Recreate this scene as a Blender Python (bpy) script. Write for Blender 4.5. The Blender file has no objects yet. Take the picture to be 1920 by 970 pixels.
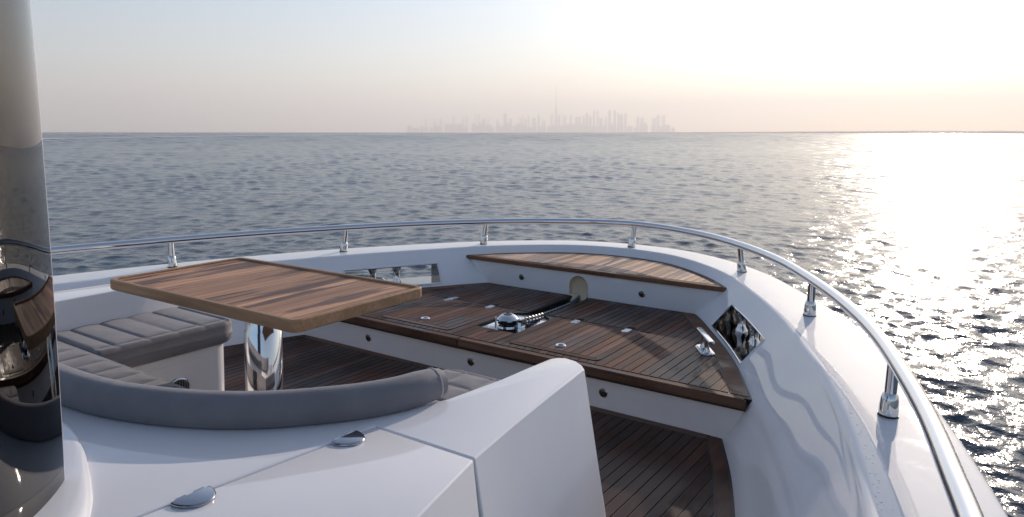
import bpy, bmesh, math, random
import numpy as np
from mathutils import Vector
R = math.radians
random.seed(7)
rng = np.random.default_rng(11)
SC = bpy.context.scene
COL = SC.collection

# ------------------------------------------------------------------ camera, sky, sun, exposure
CAM = (3.522, 0.0, 4.6)
cam = bpy.data.objects.new("camera", bpy.data.cameras.new("camera"))
COL.objects.link(cam)
cam.location = CAM
cam.data.sensor_width = 36.0
cam.data.lens = 1344.0 / 1920.0 * 36.0
cam.data.shift_y = -(485.0 - 334.8) / 1920.0
cam.rotation_mode = 'XYZ'
YAW, PITCH, ROLL = R(35.0), R(3.695), 0.0012
from mathutils import Matrix
cam.rotation_euler = (Matrix.Rotation(YAW, 3, 'Z') @ Matrix.Rotation(R(90) - PITCH, 3, 'X') @ Matrix.Rotation(ROLL, 3, 'Z')).to_euler()
cam.data.clip_start = 0.05
cam.data.clip_end = 100000.0
SC.camera = cam

SUN_ELEV, SUN_PORT = R(18.5), R(4.0)      # sun ahead of the bow, a little to port
w = bpy.data.worlds.new("World")
SC.world = w
w.use_nodes = True
nt = w.node_tree
bg = nt.nodes["Background"]
sky = nt.nodes.new("ShaderNodeTexSky")
sky.sky_type = 'NISHITA'
sky.sun_disc = False
sky.sun_elevation = SUN_ELEV
sky.sun_rotation = -SUN_PORT
sky.altitude = 0.0
sky.air_density = 1.0
sky.dust_density = 0.7
sky.ozone_density = 2.0
nt.links.new(sky.outputs[0], bg.inputs[0])
bg.inputs[1].default_value = 0.125
sun = bpy.data.objects.new("sun", bpy.data.lights.new("sun", 'SUN'))
COL.objects.link(sun)
SUN_DIR = Vector((-math.sin(SUN_PORT) * math.cos(SUN_ELEV), math.cos(SUN_PORT) * math.cos(SUN_ELEV), math.sin(SUN_ELEV)))
sun.rotation_euler = SUN_DIR.to_track_quat('Z', 'Y').to_euler()
sun.data.energy = 3.4
sun.data.angle = R(0.5)
sun.data.color = (1.0, 0.86, 0.73)
SC.view_settings.view_transform = 'Standard'
SC.view_settings.look = 'None'
SC.view_settings.exposure = 0.36
SC.view_settings.gamma = 1.0
SC.cycles.use_denoising = True
SC.cycles.max_bounces = 8
SC.cycles.diffuse_bounces = 3
SC.cycles.glossy_bounces = 5
SC.cycles.transmission_bounces = 4
SC.cycles.volume_bounces = 2
SC.cycles.sample_clamp_indirect = 6.0
SC.cycles.caustics_reflective = False
SC.cycles.caustics_refractive = False

# ------------------------------------------------------------------ helpers
def tag(o, label=None, cat=None, group=None, kind=None):
    if label: o["label"] = label
    if cat: o["category"] = cat
    if group: o["group"] = group
    if kind: o["kind"] = kind
    return o

def link(o, parent=None):
    COL.objects.link(o)
    if parent is not None:
        o.parent = parent
    return o

def empty(name, loc=(0, 0, 0), rz=0.0):
    o = bpy.data.objects.new(name, None)
    o.empty_display_size = 0.1
    o.location = loc
    o.rotation_euler = (0, 0, rz)
    return link(o)

def mesh(name, V, F, mat=None, parent=None, smooth=False, angle=None):
    me = bpy.data.meshes.new(name)
    me.from_pydata([tuple(map(float, v)) for v in V], [], [tuple(f) for f in F])
    me.validate()
    if mat: me.materials.append(mat)
    if smooth:
        me.shade_smooth()
        if angle: me.set_sharp_from_angle(angle=R(angle))
    me.update()
    o = bpy.data.objects.new(name, me)
    return link(o, parent)

def bm_obj(name, bm, mat=None, parent=None, smooth=True, angle=35):
    bmesh.ops.recalc_face_normals(bm, faces=bm.faces)
    me = bpy.data.meshes.new(name)
    bm.to_mesh(me); bm.free()
    if mat: me.materials.append(mat)
    if smooth:
        me.shade_smooth()
        if angle: me.set_sharp_from_angle(angle=R(angle))
    o = bpy.data.objects.new(name, me)
    return link(o, parent)

def ngrid(rows, closed_u=False, closed_v=False):
    """verts and quads of a list of rows of points"""
    n, m = len(rows), len(rows[0])
    V = [p for r in rows for p in r]
    F = []
    for i in range(n if closed_u else n - 1):
        for j in range(m if closed_v else m - 1):
            a = i * m + j; b = i * m + (j + 1) % m
            c = ((i + 1) % n) * m + (j + 1) % m; d = ((i + 1) % n) * m + j
            F.append((a, b, c, d))
    return V, F

class MB:
    """collects shapes into one mesh"""
    def __init__(s): s.V = []; s.F = []
    def add(s, V, F):
        k = len(s.V); s.V += [tuple(v) for v in V]; s.F += [tuple(i + k for i in f) for f in F]; return s
    def prism(s, poly, z0, z1):
        n = len(poly)
        V = [(x, y, z0) for x, y in poly] + [(x, y, z1) for x, y in poly]
        F = [tuple(range(n))[::-1], tuple(range(n, 2 * n))] + [(i, (i + 1) % n, n + (i + 1) % n, n + i) for i in range(n)]
        return s.add(V, F)
    def box(s, x0, x1, y0, y1, z0, z1):
        return s.prism([(x0, y0), (x1, y0), (x1, y1), (x0, y1)], z0, z1)
    def lathe(s, prof, c=(0, 0, 0), seg=24, cap=True):
        rows = [[(c[0] + r * math.cos(2 * math.pi * k / seg), c[1] + r * math.sin(2 * math.pi * k / seg), c[2] + z) for k in range(seg)] for r, z in prof]
        V, F = ngrid(rows, False, True)
        n = len(prof)
        if cap:
            F.append(tuple(range(seg))[::-1]); F.append(tuple((n - 1) * seg + k for k in range(seg)))
        return s.add(V, F)
    def tube(s, pts, r, seg=12, cap=True, closed=False):
        pts = [Vector(p) for p in pts]; n = len(pts); rows = []
        up = Vector((0, 0, 1)); prev = None
        for i in range(n):
            if closed: t = pts[(i + 1) % n] - pts[i - 1]
            else: t = pts[min(i + 1, n - 1)] - pts[max(i - 1, 0)]
            t.normalize()
            if prev is None:
                a = up if abs(t.z) < .9 else Vector((1, 0, 0))
                u = t.cross(a).normalized()
            else:
                u = (prev - t * prev.dot(t)).normalized()
            prev = u; v = t.cross(u)
            rr = r[i] if isinstance(r, (list, tuple)) else r
            rows.append([tuple(pts[i] + (u * math.cos(2 * math.pi * k / seg) + v * math.sin(2 * math.pi * k / seg)) * rr) for k in range(seg)])
        V, F = ngrid(rows, closed, True)
        if cap and not closed:
            F.append(tuple(range(seg))[::-1]); F.append(tuple((n - 1) * seg + k for k in range(seg)))
        return s.add(V, F)
    def obj(s, name, mat, parent=None, smooth=True, angle=35, bevel=None, segs=2, off=None):
        V = s.V if off is None else [(a - off[0], b - off[1], c - off[2]) for a, b, c in s.V]
        o = mesh(name, V, s.F, mat, parent)
        bm = bmesh.new(); bm.from_mesh(o.data)
        bmesh.ops.recalc_face_normals(bm, faces=bm.faces)
        if bevel:
            ed = [e for e in bm.edges if len(e.link_faces) == 2 and e.calc_face_angle() > R(30)]
            bmesh.ops.bevel(bm, geom=ed, offset=bevel, segments=segs, affect='EDGES', clamp_overlap=True)
        bm.to_mesh(o.data); bm.free()
        if smooth:
            o.data.shade_smooth(); o.data.set_sharp_from_angle(angle=R(angle))
        return o

# ------------------------------------------------------------------ materials
def new_mat(name):
    m = bpy.data.materials.new(name); m.use_nodes = True
    nt = m.node_tree; b = nt.nodes["Principled BSDF"]
    return m, nt, b
def N(nt, t, **k):
    n = nt.nodes.new(t)
    for a, v in k.items(): setattr(n, a, v)
    return n
def sock(n, i, v): n.inputs[i].default_value = v
def simple(name, col, rough=.5, metal=0., spec=.5, coat=0., coat_rough=.05):
    m, nt, b = new_mat(name)
    b.inputs["Base Color"].default_value = (*col, 1); b.inputs["Roughness"].default_value = rough
    b.inputs["Metallic"].default_value = metal; b.inputs["Specular IOR Level"].default_value = spec
    b.inputs["Coat Weight"].default_value = coat; b.inputs["Coat Roughness"].default_value = coat_rough
    return m
def noise(nt, scale, detail=4, rough=.5, vec=None, dim='3D'):
    n = N(nt, "ShaderNodeTexNoise"); n.noise_dimensions = dim
    sock(n, "Scale", scale); sock(n, "Detail", detail); sock(n, "Roughness", rough)
    if vec is not None: nt.links.new(vec, n.inputs["Vector"])
    return n.outputs["Fac"]
def ramp(nt, fac, stops):
    r = N(nt, "ShaderNodeValToRGB")
    e = r.color_ramp.elements
    while len(e) < len(stops): e.new(.5)
    for q, (p, c) in zip(e, stops):
        q.position = p; q.color = (c, c, c, 1) if isinstance(c, (int, float)) else (*c, 1)
    nt.links.new(fac, r.inputs[0]); return r.outputs[0]
def mathn(nt, op, a, b=None, clamp=False):
    n = N(nt, "ShaderNodeMath", operation=op, use_clamp=clamp)
    for i, v in enumerate((a, b)):
        if v is None: continue
        if isinstance(v, (int, float)): n.inputs[i].default_value = v
        else: nt.links.new(v, n.inputs[i])
    return n.outputs[0]
def mix(nt, fac, a, b, mode='MIX'):
    n = N(nt, "ShaderNodeMix", data_type='RGBA', blend_type=mode)
    for i, v in ((0, fac), (6, a), (7, b)):
        if isinstance(v, (int, float)): n.inputs[i].default_value = v
        elif isinstance(v, tuple): n.inputs[i].default_value = (*v, 1)
        else: nt.links.new(v, n.inputs[i])
    return n.outputs[2]
def scaled(nt, sc, kind="Object"):
    tc = N(nt, "ShaderNodeTexCoord"); mp = N(nt, "ShaderNodeMapping"); mp.inputs["Scale"].default_value = sc
    nt.links.new(tc.outputs[kind], mp.inputs[0]); return mp.outputs[0]
def worldpos(nt, sc=(1, 1, 1)):
    g = N(nt, "ShaderNodeNewGeometry"); mp = N(nt, "ShaderNodeMapping"); mp.inputs["Scale"].default_value = sc
    nt.links.new(g.outputs["Position"], mp.inputs[0]); return mp.outputs[0]
def bump(nt, b, h, strength, dist, inp="Normal"):
    n = N(nt, "ShaderNodeBump"); sock(n, "Strength", strength); sock(n, "Distance", dist)
    nt.links.new(h, n.inputs["Height"]); nt.links.new(n.outputs[0], b.inputs[inp]); return n
# ------------------------------------------------------------------ sea
RE = 6371000.0
def sea_material():
    m, nt, b = new_mat("sea_water")
    b.inputs["Base Color"].default_value = (.010, .034, .062, 1)
    b.inputs["IOR"].default_value = 1.333
    at = N(nt, "ShaderNodeAttribute", attribute_name="far")
    rr = N(nt, "ShaderNodeMapRange"); nt.links.new(at.outputs["Fac"], rr.inputs[0]); sock(rr, 3, .15); sock(rr, 4, .26)
    nt.links.new(rr.outputs[0], b.inputs["Roughness"])
    v = worldpos(nt)
    h = mathn(nt, 'ADD', noise(nt, 2.2, 4, .55, v), mathn(nt, 'MULTIPLY', noise(nt, 6.0, 3, .6, v), .22))
    bump(nt, b, h, 1.0, .06)
    return m

def build_sea():
    cx, cy = 0.0, 3.0
    ratio = 1.0056
    rs = [2.2]
    while rs[-1] < 13000: rs.append(rs[-1] * ratio)
    rs = np.array(rs)
    # fine fan over everything ahead of the beam, coarse behind
    fine = np.radians(np.arange(-50, 112.01, .29)) + 0.0
    coarse = np.radians(np.arange(115, 308.1, 3.0))
    th = np.concatenate([fine, coarse])          # angle from the bow towards port
    TH, RR = np.meshgrid(th, rs, indexing='ij')
    X = cx - RR * np.sin(TH); Y = cy + RR * np.cos(TH)
    cell = np.maximum(RR * .0056, RR * np.where(TH > R(113), .03, .0051))
    Z = -(RR ** 2) / (2 * RE)
    DX = np.zeros_like(X); DY = np.zeros_like(X)
    g = np.random.default_rng(3)
    lam = np.concatenate([np.geomspace(.24, 7.0, 96), np.geomspace(9, 70, 16)])
    for L in lam:
        k = 2 * math.pi / L
        a = g.normal(0, .80)                      # travel direction, spread about the view axis
        d = R(18) + a
        kx, ky = -k * math.sin(d), k * math.cos(d)
        slope = .043 * (1.0 if L < .75 else (.75 / L) ** 1.15) if L < 8.5 else .0045
        A = slope / k * g.uniform(.6, 1.3)
        fade = np.clip((L / cell - 2.2) / 2.0, 0, 1)
        ph = kx * X + ky * Y + g.uniform(0, 6.28)
        amp = A * fade
        Z += amp * np.cos(ph)
        s = -.85 * amp * np.sin(ph) / k
        DX += s * kx; DY += s * ky
    # far off only the long, steep groups of waves show as texture
    for q in range(10):
        f = g.uniform(2.0, 3.6)
        k = 2 * math.pi / (cell * f)
        far = np.clip((RR - 120) / 300, 0, 1)
        a = g.normal(0, .5)
        u = np.log(RR) / .0056 / f * 2 * math.pi * math.cos(a) + TH / .0051 / f * 2 * math.pi * math.sin(a) + g.uniform(0, 6.28)
        Z += far * .045 / k * np.cos(u)
    # middle distance: longer crests, growing with distance, that keep the surface broken up
    for q in range(26):
        p_, w_ = g.uniform(2.6, 6.2), g.uniform(20, 85)
        band = np.clip((RR - 22) / 40, 0, 1) * np.clip((900 - RR) / 600, 0, 1)
        Z += band * .020 * np.minimum(1, 85 / RR) ** 1.2 * p_ * RR ** 2 / (2 * math.pi * 6182) * np.cos(2 * math.pi * (6182 / RR / p_) + 2 * math.pi * TH * 1344 / w_ * g.choice((-1, 1)) + g.uniform(0, 6.28))
    X = X + DX; Y = Y + DY
    n, m = X.shape
    V = np.stack([X, Y, Z], -1).reshape(-1, 3).astype(np.float32)
    i, j = np.meshgrid(np.arange(n), np.arange(m - 1), indexing='ij')
    i2 = (i + 1) % n
    F = np.stack([i * m + j, i * m + j + 1, i2 * m + j + 1, i2 * m + j], -1).reshape(-1, 4).astype(np.int32)
    me = bpy.data.meshes.new("sea")
    me.vertices.add(len(V)); me.vertices.foreach_set("co", V.ravel())
    me.loops.add(F.size); me.loops.foreach_set("vertex_index", F.ravel())
    me.polygons.add(len(F)); me.polygons.foreach_set("loop_start", np.arange(0, F.size, 4, dtype=np.int32))
    me.polygons.foreach_set("loop_total", np.full(len(F), 4, np.int32))
    me.update(calc_edges=True)
    me.shade_smooth()
    far = me.attributes.new("far", 'FLOAT', 'POINT')
    fv = np.clip(np.log(RR / 15.0) / math.log(4000 / 15.0), 0, 1).reshape(-1).astype(np.float32)
    far.data.foreach_set("value", fv)
    me.materials.append(sea_material())
    o = bpy.data.objects.new("sea", me); link(o)
    tag(o, "dark blue choppy sea with a bright glitter path under the sun", kind="structure")
build_sea()

# ------------------------------------------------------------------ far shore: a point on the ground under a bearing
def bearing(px):      # photo column -> horizontal direction from the camera
    a = math.atan((px - 960.0) / 1344.0) - YAW       # from the bow, to starboard
    return math.sin(a), math.cos(a)
def shore(px, dist):
    sx, cy_ = bearing(px); return CAM[0] + sx * dist, CAM[1] + cy_ * dist
def drop(d): return -d * d / (2 * RE)
CITY = 14000.0
def px_height(px, top):           # metres above the sea for a roof seen at that row of the photograph
    a = math.atan((px - 960.0) / 1344.0)
    return (248.6 - top) * CITY * math.cos(a) / 1344.0 + 4.6
M_CITY = simple("hazy_concrete", (.32, .31, .32), .8)
M_CITY2 = simple("hazy_glass", (.20, .22, .25), .35)
def tower_mesh(name, wd, dp, h, style):
    mb = MB()
    if style == 'slab': mb.box(-wd/2, wd/2, -dp/2, dp/2, -40, h)
    elif style == 'step':
        mb.box(-wd/2, wd/2, -dp/2, dp/2, -40, h * .78); mb.box(-wd*.36, wd*.36, -dp*.36, dp*.36, h*.78, h*.92); mb.box(-wd*.16, wd*.16, -dp*.16, dp*.16, h*.92, h)
    elif style == 'point':
        mb.box(-wd/2, wd/2, -dp/2, dp/2, -40, h * .8)
        mb.add([(-wd/2, -dp/2, h*.8), (wd/2, -dp/2, h*.8), (wd/2, dp/2, h*.8), (-wd/2, dp/2, h*.8), (0, 0, h)], [(0, 1, 4), (1, 2, 4), (2, 3, 4), (3, 0, 4)])
    elif style == 'slant':
        mb.add([(-wd/2, -dp/2, -40), (wd/2, -dp/2, -40), (wd/2, dp/2, -40), (-wd/2, dp/2, -40), (-wd/2, -dp/2, h*.88), (wd/2, -dp/2, h), (wd/2, dp/2, h), (-wd/2, dp/2, h*.88)],
               [(0, 1, 5, 4), (1, 2, 6, 5), (2, 3, 7, 6), (3, 0, 4, 7), (4, 5, 6, 7)])
    elif style == 'crown':
        mb.box(-wd/2, wd/2, -dp/2, dp/2, -40, h * .9); mb.box(-wd/2, -wd*.2, -dp/2, dp/2, h*.9, h); mb.box(wd*.1, wd*.3, -dp*.2, dp*.2, h*.9, h*.97)
    return mb
TOWERS = [(799,4,224,'slab'),(815,7,225,'step'),(827,6,221,'point'),(851,4,217,'slab'),(869,4,216,'point'),(875,4,219,'slab'),(892,3,212,'step'),(898,3,216,'slab'),
 (907,7,224,'slab'),(915,3,218,'point'),(933,4,225,'slab'),(947,6,214,'slab'),(957,6,222,'slant'),(975,3,222,'slab'),(979,3,217,'slant'),(985,4,224,'slab'),(991,4,215,'step'),
 (1001,7,222,'slab'),(1010,4,212,'point'),(1019,7,225,'crown'),(1034,5,216,'slab'),(1048,5,217,'slab'),(1058,8,216,'crown'),(1070,5,217,'slab'),(1083,11,220,'slab'),(1094,5,217,'step'),
 (1100,5,213,'slab'),(1106,5,216,'point'),(1113,4,206,'slant'),(1120,5,205,'point'),(1126,6,222,'slab'),(1135,5,219,'step'),(1142,6,208,'slab'),(1152,5,208,'slab'),(1162,11,213,'crown'),
 (1172,5,214,'slab'),(1195,5,217,'slant'),(1203,7,222,'slab'),(1210,4,230,'slab'),(1225,8,222,'slab'),(1233,6,216,'slab'),(1243,7,217,'slab')]
def tw_words(px, wd, top, style):
    st = {'slab': 'flat topped', 'step': 'stepped', 'point': 'pointed', 'slant': 'slant roofed', 'crown': 'crowned'}[style]
    return ("broad" if wd >= 7 else "slim" if wd <= 4 else "mid width") + " " + st
def build_city():
    tall = [t for t in TOWERS]
    for n, (px, wd, top, style) in enumerate(TOWERS):
        k = CITY / 1344.0 / math.cos(math.atan((px - 960) / 1344.0))
        dist = CITY + random.uniform(-900, 1800) + max(0, 960 - px) * 24 + max(0, px - 1185) * 22
        x, y = shore(px, dist)
        W = wd * dist / 1344.0 * .95
        mb = tower_mesh("tower", W, W * random.uniform(.6, 1.0), (px_height(px, top) - 4.6) * dist / CITY + 4.6 - drop(dist), style)
        sx, cy_ = bearing(px)
        o = mb.obj("tower", M_CITY if n % 3 else M_CITY2, smooth=False)
        o.location = (x, y, drop(dist)); o.rotation_euler = (0, 0, -math.atan2(sx, cy_) + random.uniform(-.1, .1))
        side = "left of the tall spire" if px < 1040 else "right of the tall spire"
        order = sorted([t[0] for t in TOWERS if (t[0] < 1040) == (px < 1040)], key=lambda q: abs(q - 1042)).index(px) + 1
        words = ["first", "second", "third", "fourth", "fifth", "sixth", "seventh", "eighth", "ninth", "tenth", "eleventh", "twelfth", "thirteenth", "fourteenth", "fifteenth", "sixteenth", "seventeenth", "eighteenth", "nineteenth", "twentieth", "twenty-first", "twenty-second", "twenty-third"]
        tag(o, "%s hazy tower, %s %s" % (tw_words(px, wd, top, style), words[order - 1], side), "tower", "hazy towers of the far skyline")
    # the tall tapering spire
    px = 1042; x, y = shore(px, CITY); h = px_height(px, 162) - drop(CITY)
    root = empty("spire_tower", (x, y, drop(CITY)))
    tag(root, "very tall tapering spire tower rising above the hazy skyline", "tower")
    mb = MB(); z = -40
    prof = [(1.0, .18), (.86, .30), (.72, .40), (.56, .50), (.42, .585), (.30, .66), (.20, .73)]
    for r, t in prof:
        for a in range(3):
            an = R(120 * a + 20); zz = h * (t - .02 * a)
            rr = 40 * r
            mb.prism([(math.cos(an + q) * rr * s_, math.sin(an + q) * rr * s_) for q, s_ in ((-.5, .45), (-.28, 1.), (.28, 1.), (.5, .45), (2.2, .4), (-2.2, .4))], z if r == 1. else 0, zz)
    mb.obj("shaft", M_CITY, root, smooth=False)
    MB().lathe([(11, h*.66), (9, h*.80), (6.5, h*.9), (4, h)], seg=8).obj("spire", M_CITY, root)
    # low blocks along the waterfront
    for n in range(52):
        px = 770 + n * 9.6 + random.uniform(-3, 3)
        dist = CITY + random.uniform(-700, -300); x, y = shore(px, dist)
        W = random.uniform(5, 13) * 10.4; top = random.uniform(231, 240) + max(0, 860 - px) * .06 + max(0, px - 1200) * .07
        o = tower_mesh("low_block", W, 80, px_height(px, min(top, 245.5)) - drop(dist), random.choice(['slab', 'slab', 'step', 'crown'])).obj("low_block", M_CITY, smooth=False)
        o.location = (x, y, drop(dist)); sx, cy_ = bearing(px); o.rotation_euler = (0, 0, -math.atan2(sx, cy_))
        tag(o, "low hazy waterfront block at the foot of the skyline towers", "building", "low blocks along the far shore")
    # low land
    pts = np.linspace(1000, 2500, 160)
    rows = []
    g = np.random.default_rng(5)
    hh = 5 + 9.0 * np.clip((pts - 1150) / 500, 0, 1) + np.convolve(g.uniform(0, 7, 170), np.ones(5) / 5, 'same')[:160] * np.clip((pts - 1150) / 500, .15, 1)
    D = 5600.0
    for p, q in zip(pts, hh):
        sx, cy_ = bearing(p) if p < 2200 else bearing(p)
        r0 = [];
        for d, z in ((D, -6), (D + 20, q * .6), (D + 80, q), (D + 900, q), (D + 1000, -12)):
            r0.append((CAM[0] + sx * d, CAM[1] + cy_ * d, drop(d) + z))
        rows.append(r0)
    V, F = ngrid(rows)
    o = mesh("land", V, F, simple("far_land", (.20, .17, .14), .9))
    tag(o, "low hazy strip of land along the horizon", kind="structure")
build_city()

# ------------------------------------------------------------------ old wake: a slick pale streak far off to port
def build_wake():
    A = [(-330, 110), (-451, 185), (-557, 309), (-706, 504), (-860, 760), (-980, 1010)]
    C = spline_pts(A, 60); rows = []
    for k, (x, y) in enumerate(C):
        d = math.hypot(x - CAM[0], y); u = np.array([x, y]) / math.hypot(x, y); wd = d * .010 * (.5 + .5 * math.sin(k * .9) ** 2 + .3)
        rows.append([(x + u[0] * q * wd, y + u[1] * q * wd, drop(d) + .75 - abs(q) * .25) for q in (-1, -.4, .4, 1)])
    V, F = ngrid(rows)
    o = mesh("wake", V, F, simple("wake_foam", (.75, .77, .80), .35), None, True)
    tag(o, "thin pale wake streak on the sea near the horizon", kind="stuff")
def spline_pts(A, n):
    A = np.array(A, float); t = np.linspace(0, len(A) - 1, n); return np.stack([np.interp(t, np.arange(len(A)), A[:, c]) for c in (0, 1)], 1)
build_wake()

# ------------------------------------------------------------------ haze
def build_haze():
    m = bpy.data.materials.new("haze_air"); m.use_nodes = True
    nt = m.node_tree; nt.nodes.remove(nt.nodes["Principled BSDF"])
    v = N(nt, "ShaderNodeVolumePrincipled")
    v.inputs["Color"].default_value = (.985, .945, .915, 1)
    v.inputs["Density"].default_value = 1.65e-4
    v.inputs["Anisotropy"].default_value = .3
    nt.links.new(v.outputs[0], nt.nodes["Material Output"].inputs["Volume"])
    o = MB().box(-22000, 22000, -22000, 22000, -80, 930).obj("haze", m, smooth=False)
    tag(o, "pale morning haze over the sea and the far skyline", kind="stuff")
build_haze()
# ------------------------------------------------------------------ yacht materials
def gel_material(name, col=(.80, .785, .80), wavy=.13):
    m, nt, b = new_mat(name)
    v = worldpos(nt)
    c = mix(nt, ramp(nt, noise(nt, 1.7, 4, .6, v), [(.35, .0), (.75, 1.)]), tuple(q * .94 for q in col), col)
    nt.links.new(c, b.inputs["Base Color"])
    sock(b, "Roughness", .68); sock(b, "Specular IOR Level", .36)
    sock(b, "Coat Weight", .85); sock(b, "Coat IOR", 1.45)
    cr = N(nt, "ShaderNodeMapRange"); nt.links.new(ramp(nt, noise(nt, 5.5, 5, .65, v), [(.48, 0.), (.66, 1.)]), cr.inputs[0]); sock(cr, 3, .02); sock(cr, 4, .06); nt.links.new(cr.outputs[0], b.inputs["Coat Roughness"])
    h = noise(nt, 1.15, 1, .4, v)
    bump(nt, b, h, wavy, .02, "Coat Normal")
    return m
M_GEL = gel_material("white_gelcoat")
M_CHROME = simple("polished_steel", (.72, .72, .73), .05, 1.0)
M_CHROME_R = simple("brushed_steel", (.60, .61, .63), .22, 1.0)
M_BLACK = simple("black_caulk", (.012, .011, .011), .45)
M_LINER = simple("dark_polished_steel", (.22, .20, .18), .08, 1.0)
M_DARK = simple("dark_void", (.02, .02, .022), .4)
M_HINGE = simple("satin_steel", (.42, .43, .46), .12, 1.0)
M_RUBBER = simple("black_rubber", (.015, .015, .016), .5)
M_CREAM = simple("cream_gelcoat", (.62, .52, .38), .35, coat=.6)
M_CHAIN = simple("galvanised_chain", (.20, .205, .22), .34, .95)
M_LENS = simple("smoked_lens", (.05, .035, .025), .15, coat=.8)

def teak_material(name, base, light, wet=.5, dark=.45, axis='Y', coat=0., spec=.13):
    m, nt, b = new_mat(name)
    oi = N(nt, "ShaderNodeObjectInfo")
    g = N(nt, "ShaderNodeNewGeometry")
    off = N(nt, "ShaderNodeVectorMath", operation='MULTIPLY_ADD')
    cx = N(nt, "ShaderNodeCombineXYZ"); nt.links.new(oi.outputs["Random"], cx.inputs[0]); nt.links.new(oi.outputs["Random"], cx.inputs[1]); nt.links.new(oi.outputs["Random"], cx.inputs[2])
    nt.links.new(cx.outputs[0], off.inputs[0]); off.inputs[1].default_value = (37., 91., 53.); nt.links.new(g.outputs["Position"], off.inputs[2])
    mp = N(nt, "ShaderNodeMapping"); mp.inputs["Scale"].default_value = (60, 2.2, 60) if axis == 'Y' else (2.2, 60, 60)
    nt.links.new(off.outputs[0], mp.inputs[0])
    grain = noise(nt, 1.0, 5, .65, mp.outputs[0])
    mp2 = N(nt, "ShaderNodeMapping"); mp2.inputs["Scale"].default_value = (9, .8, 9) if axis == 'Y' else (.8, 9, 9)
    nt.links.new(off.outputs[0], mp2.inputs[0])
    broad = noise(nt, 1.0, 3, .5, mp2.outputs[0])
    c = mix(nt, ramp(nt, grain, [(.32, 0.), (.70, 1.)]), base, light)
    c = mix(nt, mathn(nt, 'MULTIPLY', ramp(nt, broad, [(.35, 0.), (.7, 1.)]), .45), c, tuple(q * .55 for q in base))
    # each board has its own tone
    hv = N(nt, "ShaderNodeHueSaturation")
    rr = N(nt, "ShaderNodeMapRange"); nt.links.new(oi.outputs["Random"], rr.inputs[0]); sock(rr, 3, .52); sock(rr, 4, 1.75)
    nt.links.new(rr.outputs[0], hv.inputs["Value"]); nt.links.new(c, hv.inputs["Color"])
    rs = N(nt, "ShaderNodeMapRange"); nt.links.new(mathn(nt, 'FRACT', mathn(nt, 'MULTIPLY', oi.outputs["Random"], 7.31)), rs.inputs[0]); sock(rs, 3, .82); sock(rs, 4, 1.14)
    nt.links.new(rs.outputs[0], hv.inputs["Saturation"])
    # wet patches darken the wood and make it shine
    wp = N(nt, "ShaderNodeMapping"); wp.inputs["Scale"].default_value = (2.1, 1.2, 1) if axis == 'Y' else (1.2, 2.1, 1)
    nt.links.new(g.outputs["Position"], wp.inputs[0])
    wn = ramp(nt, noise(nt, 1.0, 5, .62, wp.outputs[0]), [(.62 - .3 * wet, 0.), (.74 - .3 * wet, 1.)])
    c2 = mix(nt, mathn(nt, 'MULTIPLY', wn, 1 - dark), hv.outputs[0], tuple(q * .22 for q in base))
    nt.links.new(c2, b.inputs["Base Color"])
    rg = N(nt, "ShaderNodeMapRange"); nt.links.new(wn, rg.inputs[0]); sock(rg, 3, .58); sock(rg, 4, .30)
    nt.links.new(rg.outputs[0], b.inputs["Roughness"])
    sock(b, "Specular IOR Level", spec)
    if coat: sock(b, "Coat Weight", coat); sock(b, "Coat Roughness", .12)
    bump(nt, b, grain, .5, .0015)
    return m
M_TEAK = teak_material("wet_teak", (.075, .032, .020), (.135, .064, .042), wet=.60, dark=.45)
M_TEAK_D = teak_material("soaked_teak", (.064, .029, .019), (.110, .054, .036), wet=.74, dark=.4)
M_TEAK_B = teak_material("sunlit_teak", (.40, .225, .135), (.70, .475, .320), wet=.30, dark=.45, spec=.42)  # bench boards: sunlight on the seat is put into the paler colour
M_TEAK_X = teak_material("teak_nosing", (.095, .048, .031), (.165, .092, .060), wet=.4, dark=.6, axis='X')

def fabric_material():
    m, nt, b = new_mat("grey_upholstery")
    v = worldpos(nt)
    c = mix(nt, ramp(nt, noise(nt, 3.0, 4, .6, v), [(.3, 0.), (.75, 1.)]), (.168, .162, .176), (.232, .222, .238))
    nt.links.new(c, b.inputs["Base Color"])
    sock(b, "Roughness", .68); sock(b, "Specular IOR Level", .36); sock(b, "Sheen Weight", .25); sock(b, "Sheen Roughness", .4)
    h = mathn(nt, 'ADD', mathn(nt, 'MULTIPLY', noise(nt, 7, 3, .6, v), 1.0), mathn(nt, 'MULTIPLY', noise(nt, 420, 2, .5, v), .12))
    bump(nt, b, h, .35, .012)
    return m
M_FAB = fabric_material()
M_WELT = simple("pale_piping", (.52, .49, .46), .6)

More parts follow.
